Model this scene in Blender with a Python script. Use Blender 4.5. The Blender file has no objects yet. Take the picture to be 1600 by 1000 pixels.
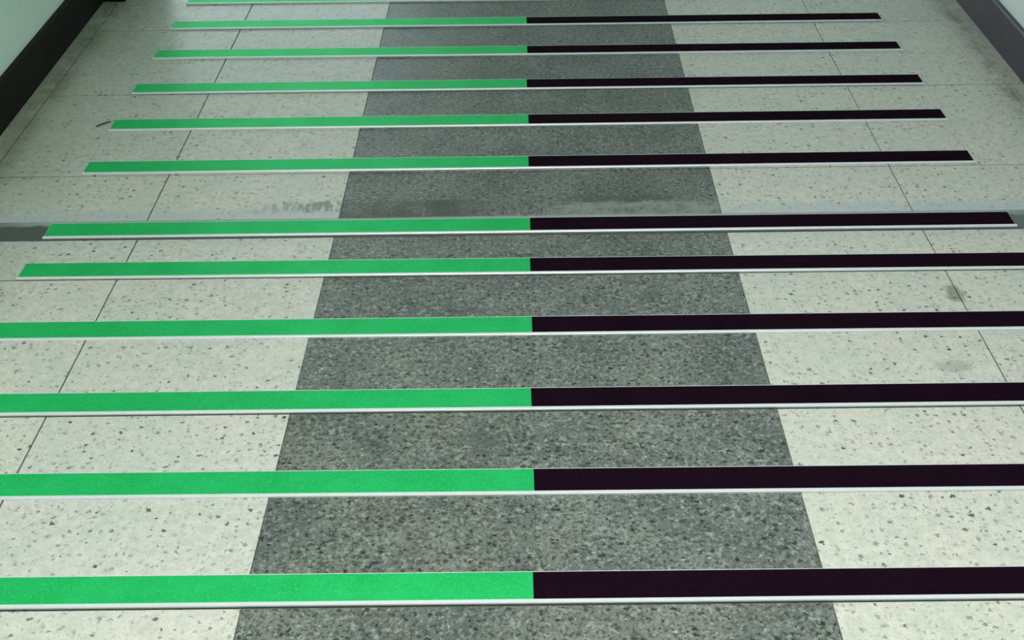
import bpy, bmesh, math, random
from mathutils import Matrix, Vector

random.seed(7)
C = bpy.context.scene.collection
SC = bpy.context.scene
T = 0.4                      # one floor tile is 40 cm square

# ------------------------------------------------------------------ camera
CAM_PITCH, CAM_ROLL, CAM_YAW = 0.6576957, 0.0097745, 0.0107231
CAM_POS = (-0.048827 * T, -2.437144 * T, 3.117631 * T)
FOCAL_PX = 1736.633
def view_dir(xc, yc, zc):
    """camera space (x right, y down, z forward) to world"""
    c, s = math.cos(CAM_ROLL), math.sin(CAM_ROLL)
    xc, yc = c * xc - s * yc, s * xc + c * yc
    cp, sp = math.cos(CAM_PITCH), math.sin(CAM_PITCH)
    X, Y, Z = xc, zc * cp - yc * sp, -(yc * cp + zc * sp)
    c, s = math.cos(CAM_YAW), math.sin(CAM_YAW)
    return Vector((c * X - s * Y, s * X + c * Y, Z))
cam_data = bpy.data.cameras.new('camera')
cam_data.sensor_width = 36
cam_data.lens = FOCAL_PX / 1600 * 36
cam_data.clip_start = 0.02
cam = bpy.data.objects.new('camera', cam_data)
C.objects.link(cam)
rx, ry, rz = view_dir(1, 0, 0), view_dir(0, -1, 0), view_dir(0, 0, -1)
m = Matrix((rx, ry, rz)).transposed().to_4x4()
m.translation = CAM_POS
cam.matrix_world = m
SC.camera = cam

# ------------------------------------------------------------------ world, lights, exposure
w = bpy.data.worlds.new('world'); SC.world = w; w.use_nodes = True
w.node_tree.nodes['Background'].inputs[0].default_value = (0.80, 0.92, 1.0, 1)
w.node_tree.nodes['Background'].inputs[1].default_value = 0.6
SC.view_settings.view_transform = 'Standard'
SC.view_settings.look = 'None'
SC.view_settings.gamma = 1
SC.view_settings.use_curve_mapping = False
SC.view_settings.exposure = 0.0
CEIL = 2.75                  # ceiling height
# ceiling fittings: (x, y, power, colour)
LAMPS = [(0.02, -0.35, 27.0, (0.965, 0.970, 0.945))]
WINDOW_GLOW = 2.7
LAMP_SPREAD = math.radians(105)

# ------------------------------------------------------------------ helpers
def link(name, bm, mat, parent=None, smooth=False):
    me = bpy.data.meshes.new(name)
    bmesh.ops.recalc_face_normals(bm, faces=bm.faces)
    bm.to_mesh(me); bm.free()
    if smooth:
        for p in me.polygons: p.use_smooth = True
    me.materials.append(mat)
    o = bpy.data.objects.new(name, me); C.objects.link(o)
    if parent: o.parent = parent
    return o
def empty(name, loc=(0, 0, 0)):
    o = bpy.data.objects.new(name, None); C.objects.link(o)
    o.location = loc; o.empty_display_size = 0.05
    return o
def tag(o, label=None, cat=None, group=None, kind=None):
    if label: o['label'] = label
    if cat: o['category'] = cat
    if group: o['group'] = group
    if kind: o['kind'] = kind
    return o
def add_box(bm, x0, x1, y0, y1, z0, z1, bevel=0.0):
    r = bmesh.ops.create_cube(bm, size=1)
    for v in r['verts']:
        v.co = Vector(((x0 + x1) / 2 + v.co.x * (x1 - x0), (y0 + y1) / 2 + v.co.y * (y1 - y0), (z0 + z1) / 2 + v.co.z * (z1 - z0)))
    if bevel:
        es = list({e for v in r['verts'] for e in v.link_edges})
        bmesh.ops.bevel(bm, geom=es, offset=bevel, segments=1, affect='EDGES')
def box(name, mat, parent, *a, bevel=0.0):
    bm = bmesh.new(); add_box(bm, *a, bevel=bevel)
    return link(name, bm, mat, parent)

# the corridor floor: level beyond the expansion joint, rising 1.3 degrees towards the viewer before it
HINGE = 2.34
TILT = 0.0222886
def surf(X, s, up=0.0):
    """floor coordinates in tiles (X across, s along) to world metres"""
    if s >= HINGE:
        return Vector((X * T, s * T, up))
    d = HINGE - s
    return Vector((X * T, (HINGE - d * math.cos(TILT)) * T + up * math.sin(TILT), d * math.sin(TILT) * T + up * math.cos(TILT)))

# ------------------------------------------------------------------ materials
class Nodes:
    def __init__(s, name):
        s.m = bpy.data.materials.new(name); s.m.use_nodes = True
        s.t = s.m.node_tree; s.b = s.t.nodes['Principled BSDF']
    def n(s, typ, **kw):
        x = s.t.nodes.new(typ)
        for k, v in kw.items():
            if k.startswith('i_'):
                k = k[2:]; k = int(k) if k.isdigit() else k
                s.put(x.inputs[k], v)
            else: setattr(x, k, v)
        return x
    def put(s, sock, v):
        if isinstance(v, bpy.types.NodeSocket): s.t.links.new(v, sock)
        else: sock.default_value = v
    def math(s, op, a, b=0.0, c=None, clamp=False):
        x = s.n('ShaderNodeMath', operation=op, use_clamp=clamp); s.put(x.inputs[0], a); s.put(x.inputs[1], b)
        if c is not None: s.put(x.inputs[2], c)
        return x.outputs[0]
    def mix(s, f, a, b, mode='MIX'):
        x = s.n('ShaderNodeMix', data_type='RGBA', blend_type=mode)
        s.put(x.inputs[0], f); s.put(x.inputs[6], a); s.put(x.inputs[7], b)
        return x.outputs[2]
    def ramp(s, v, lo, hi, a=0.0, b=1.0):
        x = s.n('ShaderNodeMapRange', interpolation_type='SMOOTHSTEP'); s.put(x.inputs[0], v)
        s.put(x.inputs[1], lo); s.put(x.inputs[2], hi); s.put(x.inputs[3], a); s.put(x.inputs[4], b)
        return x.outputs[0]
    def noise(s, vec, scale, detail=3, rough=0.55):
        x = s.n('ShaderNodeTexNoise'); s.put(x.inputs['Vector'], vec)
        x.inputs['Scale'].default_value = scale; x.inputs['Detail'].default_value = detail; x.inputs['Roughness'].default_value = rough
        return x.outputs['Fac']
    def pos(s): return s.n('ShaderNodeNewGeometry').outputs['Position']
    def xyz(s, v): return s.n('ShaderNodeSeparateXYZ', i_0=v).outputs
    def window(s, v, a, b, soft):
        return s.math('MULTIPLY', s.ramp(v, a - soft, a + soft), s.ramp(v, b - soft, b + soft, 1.0, 0.0))
def rgb(*c): return (c[0], c[1], c[2], 1)
def plain(name, col, rough=0.5, metal=0.0, scale=60, amount=0.12, bump=0.0, spec=0.5):
    k = Nodes(name); p = k.pos()
    n = k.noise(p, scale)
    k.put(k.b.inputs['Base Color'], k.mix(n, rgb(*[c * (1 - amount) for c in col]), rgb(*[min(1, c * (1 + amount)) for c in col])))
    k.b.inputs['Roughness'].default_value = rough; k.b.inputs['Metallic'].default_value = metal
    k.b.inputs['Specular IOR Level'].default_value = spec
    if bump:
        b = k.n('ShaderNodeBump', i_Strength=bump, i_Distance=0.001); k.put(b.inputs['Height'], n)
        k.put(k.b.inputs['Normal'], b.outputs[0])
    return k.m

def chips(k, p, scale, keep, r_lo, r_hi, soft, stretch=(1, 1, 1), warp=0.0015):
    """mask of scattered irregular stone chips; also each cell's random value"""
    mp = k.n('ShaderNodeMapping', i_0=p); mp.inputs['Scale'].default_value = stretch
    nz = k.n('ShaderNodeTexNoise', i_Vector=mp.outputs[0]); nz.inputs['Scale'].default_value = 220; nz.inputs['Detail'].default_value = 2
    sub = k.n('ShaderNodeVectorMath', operation='SUBTRACT', i_0=nz.outputs['Color'], i_1=(0.5, 0.5, 0.5))
    sc = k.n('ShaderNodeVectorMath', operation='SCALE', i_0=sub.outputs[0]); sc.inputs['Scale'].default_value = warp * 2
    ad = k.n('ShaderNodeVectorMath', operation='ADD', i_0=mp.outputs[0], i_1=sc.outputs[0])
    v = k.n('ShaderNodeTexVoronoi', voronoi_dimensions='2D', feature='F1', i_Vector=ad.outputs[0]); v.inputs['Scale'].default_value = scale
    col = k.n('ShaderNodeSeparateColor', i_0=v.outputs['Color']).outputs
    sel = k.ramp(col[0], keep - 0.02, keep + 0.02, 1.0, 0.0)
    rad = k.math('MULTIPLY_ADD', k.math('POWER', col[1], 2.0), r_hi - r_lo, r_lo)
    d = k.math('DIVIDE', v.outputs['Distance'], rad)
    return k.math('MULTIPLY', sel, k.ramp(d, 1 - soft, 1 + soft, 1.0, 0.0)), col[2]

def tile_coords(k):
    p = k.pos(); x = k.xyz(p)
    X = k.math('DIVIDE', x[0], T); s0 = k.math('DIVIDE', x[1], T)
    s = k.math('SUBTRACT', s0, k.math('MULTIPLY', X, 0.0166))
    return p, X, s

def cream_terrazzo():
    k = Nodes('cream_terrazzo'); p, X, s = tile_coords(k)
    big = k.noise(p, 9, 4); mid = k.noise(p, 70, 4); fine = k.noise(p, 330, 3)
    base = k.mix(k.ramp(big, 0.3, 0.7), rgb(0.615, 0.645, 0.57), rgb(0.69, 0.665, 0.60))
    base = k.mix(k.ramp(mid, 0.35, 0.70, 0.0, 0.55), base, rgb(0.46, 0.50, 0.44))
    base = k.mix(k.ramp(fine, 0.45, 0.72, 0.0, 0.5), base, rgb(0.37, 0.41, 0.36))
    m1, r1 = chips(k, p, 112, 0.52, 0.12, 0.36, 0.4, (1, 1, 1), 0.006)
    base = k.mix(k.math('MULTIPLY', m1, k.math('MULTIPLY_ADD', r1, 0.65, 0.12)), base, rgb(0.19, 0.225, 0.18))
    m2, r2 = chips(k, p, 66, 0.30, 0.10, 0.26, 0.28, (1.0, 1.15, 1), 0.006)
    base = k.mix(k.math('MULTIPLY', m2, k.math('MULTIPLY_ADD', r2, 0.60, 0.38)), base, rgb(0.05, 0.065, 0.05))
    m3, r3 = chips(k, p, 75, 0.05, 0.12, 0.26, 0.3, (1, 1, 1), 0.003)
    base = k.mix(k.math('MULTIPLY', m3, 0.35), base, rgb(0.45, 0.30, 0.20))
    # grime along the joints nearest to the two walls
    g = k.noise(p, 14, 5, 0.65)
    dl = k.math('ABSOLUTE', k.math('ADD', X, 3.0)); dr = k.math('ABSOLUTE', k.math('SUBTRACT', X, 3.0))
    dirt = k.math('MULTIPLY', k.ramp(dl, 0.0, 0.14, 1.0, 0.0), k.ramp(g, 0.35, 0.65))
    dirt2 = k.math('MULTIPLY', k.ramp(dr, 0.0, 0.10, 1.0, 0.0), k.ramp(g, 0.38, 0.62))
    base = k.mix(k.math('MULTIPLY', k.math('MAXIMUM', dirt, dirt2), 0.55), base, rgb(0.16, 0.17, 0.09))
    edge = k.math('MULTIPLY', k.ramp(X, -3.1, -2.2, 0.56, 0.0), k.ramp(k.noise(p, 5, 5, 0.6), 0.25, 0.7, 0.55, 1.0))  # olive darkening towards the left wall: weaker light there put into the colour
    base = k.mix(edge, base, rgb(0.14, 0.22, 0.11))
    # cement film and scraped grey blots beside the expansion joint
    e = k.math('SUBTRACT', s, 2.49)
    wav = k.math('MULTIPLY_ADD', k.noise(p, 26, 4), 0.16, -0.08)
    film = k.window(k.math('ADD', e, wav), -0.05, 0.09, 0.035)
    base = k.mix(k.math('MULTIPLY', film, 0.6), base, rgb(0.43, 0.50, 0.52))
    blot = k.math('MULTIPLY', k.window(k.math('ADD', e, wav), 0.055, 0.165, 0.012), k.window(X, -1.52, -0.99, 0.06))
    st = k.n('ShaderNodeMapping', i_0=p); st.inputs['Scale'].default_value = (1, 0.25, 1)
    blot = k.math('MULTIPLY', blot, k.ramp(k.noise(st.outputs[0], 90, 4), 0.40, 0.58))
    blot = k.math('MULTIPLY', blot, k.ramp(X, -1.6, -1.05, 0.2, 1.0))
    base = k.mix(k.math('MULTIPLY', blot, 0.75), base, rgb(0.13, 0.15, 0.14))
    low = k.window(k.math('ADD', k.math('SUBTRACT', s, 2.30), wav), -0.06, 0.03, 0.02)
    base = k.mix(k.math('MULTIPLY', low, 0.25), base, rgb(0.42, 0.48, 0.49))
    # stain patches on the right
    def patch(cx, cy, rx_, ry_, amt, col, bs):
        a = k.math('POWER', k.math('DIVIDE', k.math('SUBTRACT', X, cx), rx_), 2.0)
        b = k.math('POWER', k.math('DIVIDE', k.math('SUBTRACT', s, cy), ry_), 2.0)
        d = k.math('ADD', k.math('SQRT', k.math('ADD', a, b)), k.math('MULTIPLY_ADD', k.noise(p, 55, 4), 1.4, -0.7))
        return k.mix(k.ramp(d, 0.45, 1.15, amt, 0.0), bs, col)
    base = patch(1.985, 1.745, 0.055, 0.085, 0.62, rgb(0.10, 0.13, 0.08), base)
    base = patch(1.81, 1.20, 0.075, 0.05, 0.40, rgb(0.20, 0.25, 0.19), base)
    base = patch(-0.98, 1.035, 0.05, 0.03, 0.6, rgb(0.22, 0.10, 0.08), base)
    rnd = k.n('ShaderNodeObjectInfo').outputs['Random']
    base = k.mix(1.0, base, k.n('ShaderNodeCombineColor', i_0=k.math('MULTIPLY_ADD', rnd, 0.07, 0.95), i_1=k.math('MULTIPLY_ADD', rnd, 0.05, 0.96), i_2=k.math('MULTIPLY_ADD', rnd, 0.03, 0.965)).outputs[0], 'MULTIPLY')
    k.put(k.b.inputs['Base Color'], base)
    k.put(k.b.inputs['Roughness'], k.ramp(k.noise(p, 30, 4), 0.3, 0.7, 0.22, 0.36))
    k.b.inputs['IOR'].default_value = 1.5
    return k.m

def grey_terrazzo():
    k = Nodes('grey_terrazzo'); p, X, s = tile_coords(k)
    big = k.noise(p, 7, 5, 0.6)
    warm = k.noise(p, 11, 3)
    base = k.mix(k.ramp(big, 0.32, 0.68), rgb(0.108, 0.128, 0.124), rgb(0.200, 0.222, 0.192))
    base = k.mix(k.ramp(warm, 0.5, 0.72, 0.0, 0.5), base, rgb(0.155, 0.162, 0.122))
    cell = k.noise(p, 105, 4, 0.68); cell2 = k.noise(p, 190, 3, 0.6)
    base = k.mix(k.ramp(cell, 0.48, 0.66, 0.0, 0.75), base, rgb(0.34, 0.385, 0.34))
    base = k.mix(k.ramp(cell2, 0.36, 0.52, 0.85, 0.0), base, rgb(0.055, 0.068, 0.058))
    fine = k.noise(p, 420, 3)
    base = k.mix(k.ramp(fine, 0.5, 0.75, 0.0, 0.35), base, rgb(0.10, 0.12, 0.11))
    m1, r1 = chips(k, p, 96, 0.74, 0.14, 0.44, 0.35, (1, 1.25, 1), 0.008)
    base = k.mix(k.math('MULTIPLY', m1, k.math('MULTIPLY_ADD', r1, 0.5, 0.48)), base, rgb(0.016, 0.028, 0.022))
    m2, r2 = chips(k, p, 110, 0.08, 0.10, 0.26, 0.4, (1, 1, 1), 0.005)
    base = k.mix(k.math('MULTIPLY', m2, k.math('MULTIPLY_ADD', r2, 0.5, 0.2)), base, rgb(0.52, 0.56, 0.48))
    # dark damp stain and pale cement smear beside the expansion joint
    e = k.math('SUBTRACT', s, 2.49)
    wav = k.math('MULTIPLY_ADD', k.noise(p, 22, 4), 0.14, -0.07)
    ew = k.math('ADD', e, wav)
    dark = k.math('MULTIPLY', k.window(ew, -0.02, 0.155, 0.02), k.math('MULTIPLY', k.window(X, -1.1, -0.25, 0.22), k.ramp(k.noise(p, 16, 4), 0.32, 0.52, 0.25, 1.0)))
    base = k.mix(k.math('MULTIPLY', dark, 0.72), base, rgb(0.05, 0.055, 0.038))
    smear = k.math('MULTIPLY', k.window(ew, -0.02, 0.125, 0.02), k.math('MULTIPLY', k.window(X, 0.10, 1.05, 0.2), k.ramp(k.noise(p, 30, 4), 0.36, 0.55, 0.35, 1.0)))
    base = k.mix(k.math('MULTIPLY', smear, 0.62), base, rgb(0.30, 0.345, 0.325))
    rim = k.math('MULTIPLY', k.window(ew, 0.13, 0.20, 0.02), k.window(X, 0.25, 0.75, 0.15))
    base = k.mix(k.math('MULTIPLY', rim, 0.6), base, rgb(0.06, 0.075, 0.07))
    rnd = k.n('ShaderNodeObjectInfo').outputs['Random']
    base = k.mix(1.0, base, k.n('ShaderNodeCombineColor', i_0=k.math('MULTIPLY_ADD', rnd, 0.12, 0.94), i_1=k.math('MULTIPLY_ADD', rnd, 0.12, 0.94), i_2=k.math('MULTIPLY_ADD', rnd, 0.16, 0.92)).outputs[0], 'MULTIPLY')
    k.put(k.b.inputs['Base Color'], base)
    k.put(k.b.inputs['Roughness'], k.ramp(fine, 0.3, 0.7, 0.26, 0.40))
    b = k.n('ShaderNodeBump', i_Strength=0.25, i_Distance=0.0006); k.put(b.inputs['Height'], k.math('SUBTRACT', fine, m1))
    k.put(k.b.inputs['Normal'], b.outputs[0])
    return k.m

def joint_filler():
    k = Nodes('joint_filler'); p, X, s = tile_coords(k)
    n = k.noise(p, 120, 4)
    base = k.mix(n, rgb(0.050, 0.062, 0.052), rgb(0.095, 0.112, 0.10))
    wav = k.math('MULTIPLY_ADD', k.noise(p, 22, 4), 0.07, -0.035)
    film = k.ramp(k.math('ADD', s, wav), 2.435, 2.465)
    film = k.math('MULTIPLY', film, k.ramp(X, -2.9, -2.5, 0.25, 0.8))
    base = k.mix(film, base, rgb(0.34, 0.41, 0.42))
    base = k.mix(k.ramp(X, 2.2, 2.7, 0.0, 0.55), base, rgb(0.17, 0.225, 0.22))
    k.put(k.b.inputs['Base Color'], base); k.b.inputs['Roughness'].default_value = 0.6
    return k.m

def grit(name, c0, c1, speck, spec_amt, rough, metal=0.0, spec=0.12):
    k = Nodes(name); tc = k.n('ShaderNodeTexCoord').outputs['Object']
    wn = k.n('ShaderNodeObjectInfo').outputs['Random']
    off = k.n('ShaderNodeVectorMath', operation='ADD', i_0=tc, i_1=k.n('ShaderNodeCombineXYZ', i_0=wn, i_1=wn).outputs[0]).outputs[0]
    big = k.noise(off, 12, 4); fine = k.noise(off, 700, 2)
    base = k.mix(k.ramp(big, 0.3, 0.7), rgb(*c0), rgb(*c1))
    v = k.n('ShaderNodeTexVoronoi', feature='F1', i_Vector=off); v.inputs['Scale'].default_value = 420
    c = k.n('ShaderNodeSeparateColor', i_0=v.outputs['Color']).outputs
    base = k.mix(k.ramp(c[0], 0.6, 1.0, 0.0, spec_amt), base, rgb(*speck))
    k.put(k.b.inputs['Base Color'], base); k.b.inputs['Roughness'].default_value = rough
    k.b.inputs['Specular IOR Level'].default_value = spec
    k.b.inputs['Metallic'].default_value = metal
    b = k.n('ShaderNodeBump', i_Strength=0.35, i_Distance=0.0004); k.put(b.inputs['Height'], fine)
    k.put(k.b.inputs['Normal'], b.outputs[0])
    return k.m

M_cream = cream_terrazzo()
M_grey = grey_terrazzo()
M_filler = joint_filler()
M_grout = plain('grout', (0.085, 0.092, 0.075), 0.85, scale=90, amount=0.5)
M_green = grit('green_grit', (0.022, 0.58, 0.150), (0.030, 0.66, 0.185), (0.06, 0.80, 0.30), 0.4, 0.52, 0.68)
M_black = grit('black_grit', (0.0075, 0.0022, 0.0062), (0.0095, 0.003, 0.008), (0.013, 0.006, 0.012), 0.4, 0.9, 0.0, 0.03)
M_alu = plain('aluminium', (0.80, 0.84, 0.86), 0.42, 0.35, 40, 0.06)
M_wall_l = plain('mint_wall_paint', (0.76, 0.95, 0.84), 0.6, scale=8, amount=0.04)
M_wall_r = plain('pale_wall_paint', (0.93, 0.96, 0.97), 0.6, scale=8, amount=0.03)
M_base = plain('dark_skirting_paint', (0.006, 0.0045, 0.004), 0.6, scale=25, amount=0.25, spec=0.2)
M_base_r = plain('dark_skirting_lit_side', (0.050, 0.036, 0.054), 0.42, scale=25, amount=0.25)  # same dark skirting on the window-lit side, that light mixed into its colour
M_ceil = plain('ceiling_paint', (0.45, 0.47, 0.45), 0.8, scale=6, amount=0.03)
M_white = plain('white_enamel', (0.80, 0.80, 0.78), 0.4, scale=20, amount=0.03)
M_twig = plain('brown_twig', (0.045, 0.022, 0.016), 0.8, scale=300, amount=0.4)
def glow(name, col, strength):
    k = Nodes(name); p = k.pos()
    k.put(k.b.inputs['Base Color'], k.mix(k.noise(p, 5), rgb(0.8, 0.8, 0.8), rgb(0.85, 0.85, 0.85)))
    k.b.inputs['Emission Color'].default_value = rgb(*col); k.b.inputs['Emission Strength'].default_value = strength
    return k.m
M_day = glow('daylit_pane', (0.78, 0.96, 1.0), WINDOW_GLOW)
M_fill_pane = glow('fill_window_pane', (0.86, 0.97, 1.0), 2.3)  # glow of the added window that brightens the walls
M_tube = glow('lit_tube', (0.95, 1.0, 0.92), 4.0)

# ------------------------------------------------------------------ floor
floor = tag(empty('floor'), 'terrazzo corridor floor of cream tiles with a grey centre lane', kind='structure')
COLS = [-3.12, -3.0, -2.0, -1.0, 0.0, 1.0, 2.0, 3.0, 3.12]
# joints across: (s at the middle, skew)
ROWS = [(-2.05, .0128), (-1.053, .0128), (-0.0475, .0122), (0.9478, .0132), (1.9445, .0132), (2.311, .0160),
        (2.490, .0163), (2.957, .0166), (3.957, .0168), (4.957, .0170), (5.957, .0170), (6.957, .0170), (7.957, .0170)]
GX = {0.0: 0.0, -1.0: 0.0018, 1.0: 0.0014, -2.0: 0.0034, 2.0: 0.0026, -3.0: 0.0040, 3.0: 0.0018}
def tile(name, mat, X0, X1, r0, r1, gx0, gx1, gy=0.004, drop=0.0, thick=0.018, bev=0.0006, gy1=None):
    bm = bmesh.new()
    a0, a1 = X0 + gx0, X1 - gx1
    out = []
    for X, (s, k), d in ((a0, r0, gy), (a1, r0, gy), (a1, r1, -(gy if gy1 is None else gy1)), (a0, r1, -(gy if gy1 is None else gy1))):
        out.append((X, s + k * X + d))
    cx = sum(q[0] for q in out) / 4; cy = sum(q[1] for q in out) / 4
    b = bev / T
    def inset(q):
        return (q[0] + (b if q[0] < cx else -b), q[1] + (b if q[1] < cy else -b))
    o = surf(cx, cy)
    up, side = surf(cx, cy, 1.0) - o, None
    def P(q, z):
        # whole tile lies in one plane, so take the plane of its centre
        if cy < HINGE:
            d = HINGE - q[1]
            return Vector((q[0] * T, (HINGE - d * math.cos(TILT)) * T, d * math.sin(TILT) * T)) + up * z - o
        return Vector((q[0] * T, q[1] * T, 0)) + up * z - o
    bot = [bm.verts.new(P(q, -thick)) for q in out]
    low = [bm.verts.new(P(q, drop - bev)) for q in out]
    top = [bm.verts.new(P(inset(q), drop)) for q in out]
    bm.faces.new(top); bm.faces.new(bot[::-1])
    for A, B in ((bot, low), (low, top)):
        for i in range(4):
            bm.faces.new((A[i], A[(i + 1) % 4], B[(i + 1) % 4], B[i]))
    t = link(name, bm, mat, floor)
    t.location = o
    return t
for j in range(len(ROWS) - 1):
    if j == 5:
        continue
    for i in range(len(COLS) - 1):
        X0, X1 = COLS[i], COLS[i + 1]
        grey = -1.0 <= X0 < 1.0
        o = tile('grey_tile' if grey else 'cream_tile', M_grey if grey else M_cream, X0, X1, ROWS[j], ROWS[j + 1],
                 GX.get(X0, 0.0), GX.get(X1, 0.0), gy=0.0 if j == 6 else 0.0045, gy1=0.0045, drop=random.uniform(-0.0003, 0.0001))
        if grey: o['label'] = 'dark grey speckled terrazzo tile'
band = tile('expansion_joint', M_filler, -3.12, 3.12, ROWS[5], ROWS[6], 0, 0, gy=0.0045, gy1=0.0, drop=-0.0006)
band['label'] = 'dark filled joint running across the floor'
# mortar bed under the tiles (its top shows as the dark joints)
bm = bmesh.new()
prof = [(-6.0, -0.0025), (HINGE, -0.0025), (18.0, -0.0025)]
vt, vb = [], []
for s, z in prof:
    vt.append([bm.verts.new(surf(X, s, z)) for X in (-3.2, 3.2)])
    vb.append([bm.verts.new(surf(X, s, -0.12)) for X in (-3.2, 3.2)])
for i in range(2):
    bm.faces.new((vt[i][0], vt[i][1], vt[i + 1][1], vt[i + 1][0]))
    bm.faces.new((vb[i][0], vb[i + 1][0], vb[i + 1][1], vb[i][1]))
    bm.faces.new((vt[i][0], vt[i + 1][0], vb[i + 1][0], vb[i][0]))
    bm.faces.new((vt[i][1], vb[i][1], vb[i + 1][1], vt[i + 1][1]))
bm.faces.new((vt[0][0], vb[0][0], vb[0][1], vt[0][1])); bm.faces.new((vt[2][0], vt[2][1], vb[2][1], vb[2][0]))
link('mortar_bed', bm, M_grout, floor)
# plain terrazzo beyond and behind the photographed stretch
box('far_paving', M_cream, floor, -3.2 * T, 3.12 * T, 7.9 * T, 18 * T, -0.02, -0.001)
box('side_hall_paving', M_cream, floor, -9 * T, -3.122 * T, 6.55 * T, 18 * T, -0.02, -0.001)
bm = bmesh.new()
q = [surf(X, s, z) for z in (-0.02, 0.0) for (X, s) in ((-3.12, -6), (3.12, -6), (3.12, -2.06), (-3.12, -2.06))]
v = [bm.verts.new(c) for c in q]
for f in ((0, 3, 2, 1), (4, 5, 6, 7), (0, 1, 5, 4), (1, 2, 6, 5), (2, 3, 7, 6), (3, 0, 4, 7)): bm.faces.new([v[i] for i in f])
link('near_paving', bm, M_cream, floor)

# ------------------------------------------------------------------ walls, skirting, ceiling
XB = 3.11 * T                # face of the skirting
XW = XB + 0.014              # face of the wall
Y0, Y1 = -6 * T, 18 * T
YP0, YP1 = 5.437 * T, 6.55 * T
tag(box('wall_left', M_wall_l, None, -XW - 0.12, -XW, Y0, YP1, -0.15, CEIL), kind='structure')
tag(box('wall_right', M_wall_r, None, XW, XW + 0.12, Y0, Y1, -0.15, CEIL), kind='structure')
def skirting(name, mat, side, y0, y1, h):
    bm = bmesh.new()
    prof = [(0.0, -0.02), (0.0, h - 0.004), (0.003, h), (0.0135, h), (0.0135, -0.02)]
    rings = []
    for y in (y0, HINGE * T, y1):
        zz = (HINGE * T - y) * math.tan(TILT) if y < HINGE * T else 0
        rings.append([bm.verts.new((side * (XB + a), y, b + zz)) for a, b in prof])
    for r0, r1 in zip(rings, rings[1:]):
        for i in range(5): bm.faces.new((r0[i], r0[(i + 1) % 5], r1[(i + 1) % 5], r1[i]))
    bm.faces.new(rings[0]); bm.faces.new(rings[-1][::-1])
    return tag(link(name, bm, mat), kind='structure')
skirting('baseboard_left', M_base, -1, Y0, YP0, 0.0985)
skirting('baseboard_right', M_base_r, 1, Y0, Y1, 0.0985)
pil = tag(empty('trim_1', (-XW, YP0, 0)), 'dark-footed pilaster at the end of the left wall', kind='structure')
p_ = box('pilaster_shaft', M_wall_l, pil, 0.0, XW - 2.965 * T, 0.004, YP1 - YP0 - 0.004, 0.1, CEIL)
p_ = box('pilaster_skirting', M_base, pil, 0.0, XW - 2.95 * T, 0.0, YP1 - YP0, -0.01, 0.105, bevel=0.002)
tag(box('ceiling', M_ceil, None, -9 * T, XW, Y0, Y1, CEIL, CEIL + 0.1), kind='structure')
tag(box('wall_back', M_wall_r, None, -XW, XW, Y0 - 0.12, Y0, -0.15, CEIL), kind='structure')
tag(box('wall_hall', M_wall_l, None, -9 * T - 0.12, -9 * T, 6.6 * T, Y1, -0.02, CEIL), kind='structure')
tag(box('wall_hall_front', M_wall_l, None, -9 * T, -XW, 6.43 * T, 6.55 * T, -0.02, CEIL), kind='structure')
# end wall with a tall daylit window reaching the floor
WX0, WX1, WH = -8.6 * T, -2.0 * T, 2.05
endw = tag(empty('wall_end', (0, Y1, 0)), kind='structure')
box('wall_panel', M_wall_r, endw, -9 * T, WX0, 0, 0.12, -0.02, CEIL)
box('wall_panel', M_wall_r, endw, WX1, XW, 0, 0.12, -0.02, CEIL)
box('wall_panel', M_wall_r, endw, WX0, WX1, 0, 0.12, WH, CEIL)
win = tag(empty('window_1', (0, Y1, 0)), kind='structure')
n = 4
for i in range(n + 1):
    x = WX0 + (WX1 - WX0) * i / n
    box('window_frame', M_white, win, x - 0.02, x + 0.02, -0.03, 0.03, 0.0, WH)
for i in range(n):
    xa = WX0 + (WX1 - WX0) * i / n + 0.02; xb = WX0 + (WX1 - WX0) * (i + 1) / n - 0.02
    box('pane', M_day, win, xa, xb, 0.0, 0.006, 0.0, WH)

# unseen glowing window, added in the side hall to brighten the walls
win = tag(empty('fill_window', (-9 * T, 0, 0)), kind='structure')
SX0, SX1, SZ0, SZ1 = 7.0 * T, 17.0 * T, 0.6, 2.4
for i in range(n + 1):
    y = SX0 + (SX1 - SX0) * i / n
    box('window_frame', M_white, win, 0.0, 0.04, y - 0.025, y + 0.025, SZ0, SZ1)
box('window_frame', M_white, win, 0.0, 0.05, SX0 - 0.025, SX1 + 0.025, SZ0 - 0.05, SZ0)
box('window_frame', M_white, win, 0.0, 0.05, SX0 - 0.025, SX1 + 0.025, SZ1, SZ1 + 0.05)
for i in range(n):
    ya = SX0 + (SX1 - SX0) * i / n + 0.025; yb = SX0 + (SX1 - SX0) * (i + 1) / n - 0.025
    box('pane', M_fill_pane, win, 0.002, 0.010, ya, yb, SZ0, SZ1)

# ------------------------------------------------------------------ ceiling lights
for i, (lx, ly, power, col) in enumerate(LAMPS):
    t = empty('ceiling_light', (lx, ly, CEIL))
    tag(t, 'twin-tube ceiling light above the near end of the floor', 'light')
    box('housing', M_white, t, -0.62, 0.62, -0.11, 0.11, -0.05, 0.0, bevel=0.004)
    for sy in (-0.05, 0.05):
        bm = bmesh.new()
        bmesh.ops.create_cone(bm, cap_ends=True, segments=10, radius1=0.013, radius2=0.013, depth=1.18,
                              matrix=Matrix.Translation((0, sy, -0.066)) @ Matrix.Rotation(math.pi / 2, 4, 'Y'))
        link('tube', bm, M_tube, t)
    ld = bpy.data.lights.new('tube_light', 'AREA'); ld.shape = 'RECTANGLE'; ld.size = 1.2; ld.size_y = 0.16
    ld.energy = power; ld.color = col; ld.spread = LAMP_SPREAD
    lo = bpy.data.objects.new('tube_light', ld); C.objects.link(lo); lo.parent = t; lo.location = (0, 0, -0.085)

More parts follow.
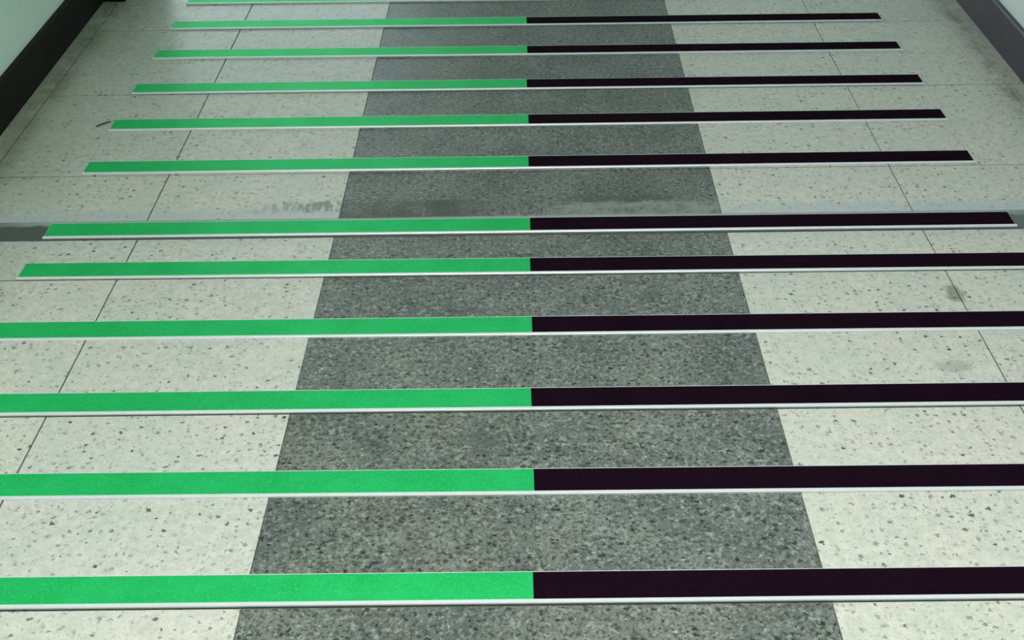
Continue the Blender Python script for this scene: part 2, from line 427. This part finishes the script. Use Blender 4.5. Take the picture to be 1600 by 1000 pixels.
# ------------------------------------------------------------------ anti-slip strips
HALF = 2.482 * T
LIP, INS, RIM, HGT = 0.0058, 0.0476, 0.0014, 0.0040
def profile_mesh():
    bm = bmesh.new()
    pr = [(0, 0), (0.0, 0.0028), (0.0012, HGT), (LIP, HGT), (LIP, 0.0014), (LIP + INS, 0.0014), (LIP + INS, HGT - 0.0002),
          (LIP + INS + RIM * 0.7, HGT - 0.0002), (LIP + INS + RIM + 0.0006, 0)]
    a = [bm.verts.new((-HALF - 0.002, y, z)) for y, z in pr]; b = [bm.verts.new((HALF + 0.002, y, z)) for y, z in pr]
    k = len(pr)
    for i in range(k): bm.faces.new((a[i], a[(i + 1) % k], b[(i + 1) % k], b[i]))
    bm.faces.new(a[::-1]); bm.faces.new(b)
    return bm
def insert_mesh(x0, x1):
    bm = bmesh.new(); add_box(bm, x0, x1, LIP + 0.0001, LIP + INS - 0.0001, 0.0014, HGT - 0.0003, bevel=0.0003)
    return bm
STRIPS = [  # (s of the insert's near edge at mid-strip, skew, X of the colour change, place in words)
    (-0.0315, 0.0121, -0.010, 'nearest one, at the bottom of the photo'),
    (0.4800, 0.0112, -0.002, 'second from the bottom of the photo'),
    (0.9640, 0.0133, -0.008, 'third from the bottom of the photo'),
    (1.4715, 0.0135, 0.000, 'fourth from the bottom of the photo'),
    (1.9600, 0.0130, -0.004, 'just before the dark filled floor joint'),
    (2.3368, 0.0159, -0.001, 'lying along the dark filled floor joint'),
    (2.9842, 0.0178, -0.005, 'first beyond the dark filled floor joint'),
    (3.4908, 0.0175, -0.002, 'with a brown twig at its left end'),
    (3.9724, 0.0169, -0.009, 'third beyond the dark filled floor joint'),
    (4.4818, 0.0160, -0.003, 'third from the top edge of the photo'),
    (4.9702, 0.0178, -0.004, 'second from the top edge of the photo'),
    (5.4250, 0.0172, -0.006, 'farthest one, cut by the top edge of the photo')]
base_profile = None
for s, skew, xc, words in STRIPS:
    sf = s - LIP / T
    root = empty('anti_slip_strip', surf(0, sf, 0.0))
    root.rotation_euler = (-TILT if sf < HINGE - 0.1 else 0.0, 0, math.atan(skew))
    tag(root, 'green and black grit strip, ' + words, 'anti-slip strip', 'green and black anti-slip strips across the floor')
    if base_profile is None:
        base_profile = link('profile', profile_mesh(), M_alu, root)
        prof_me = base_profile.data
    else:
        o = base_profile.copy(); C.objects.link(o); o.parent = root
    root.children[0]['label'] = 'pale aluminium edging with a bright front lip'
    g = link('green_insert', insert_mesh(-HALF, xc * T), M_green, root); g['label'] = 'green grit half'
    b = link('black_insert', insert_mesh(xc * T, HALF), M_black, root); b['label'] = 'black grit half'

# ------------------------------------------------------------------ small twig on the floor by the left end of a strip
bm = bmesh.new()
pts = [(-2.578, 3.493), (-2.560, 3.515), (-2.530, 3.540), (-2.508, 3.556)]
rad = [0.0011, 0.0019, 0.0016, 0.0010]
ring = []
for (X, s), r in zip(pts, rad):
    c = surf(X, s, 0.0013)
    ring.append([bm.verts.new(c + Vector((math.cos(a) * r * 0.6, -math.cos(a) * r * 0.6, math.sin(a) * r))) for a in [k * math.pi / 3 for k in range(6)]])
for r0, r1 in zip(ring, ring[1:]):
    for i in range(6): bm.faces.new((r0[i], r0[(i + 1) % 6], r1[(i + 1) % 6], r1[i]))
bm.faces.new(ring[0]); bm.faces.new(ring[-1][::-1])
tag(link('twig', bm, M_twig, smooth=True), 'tiny dark brown twig lying beside the left end of a green strip', 'twig')
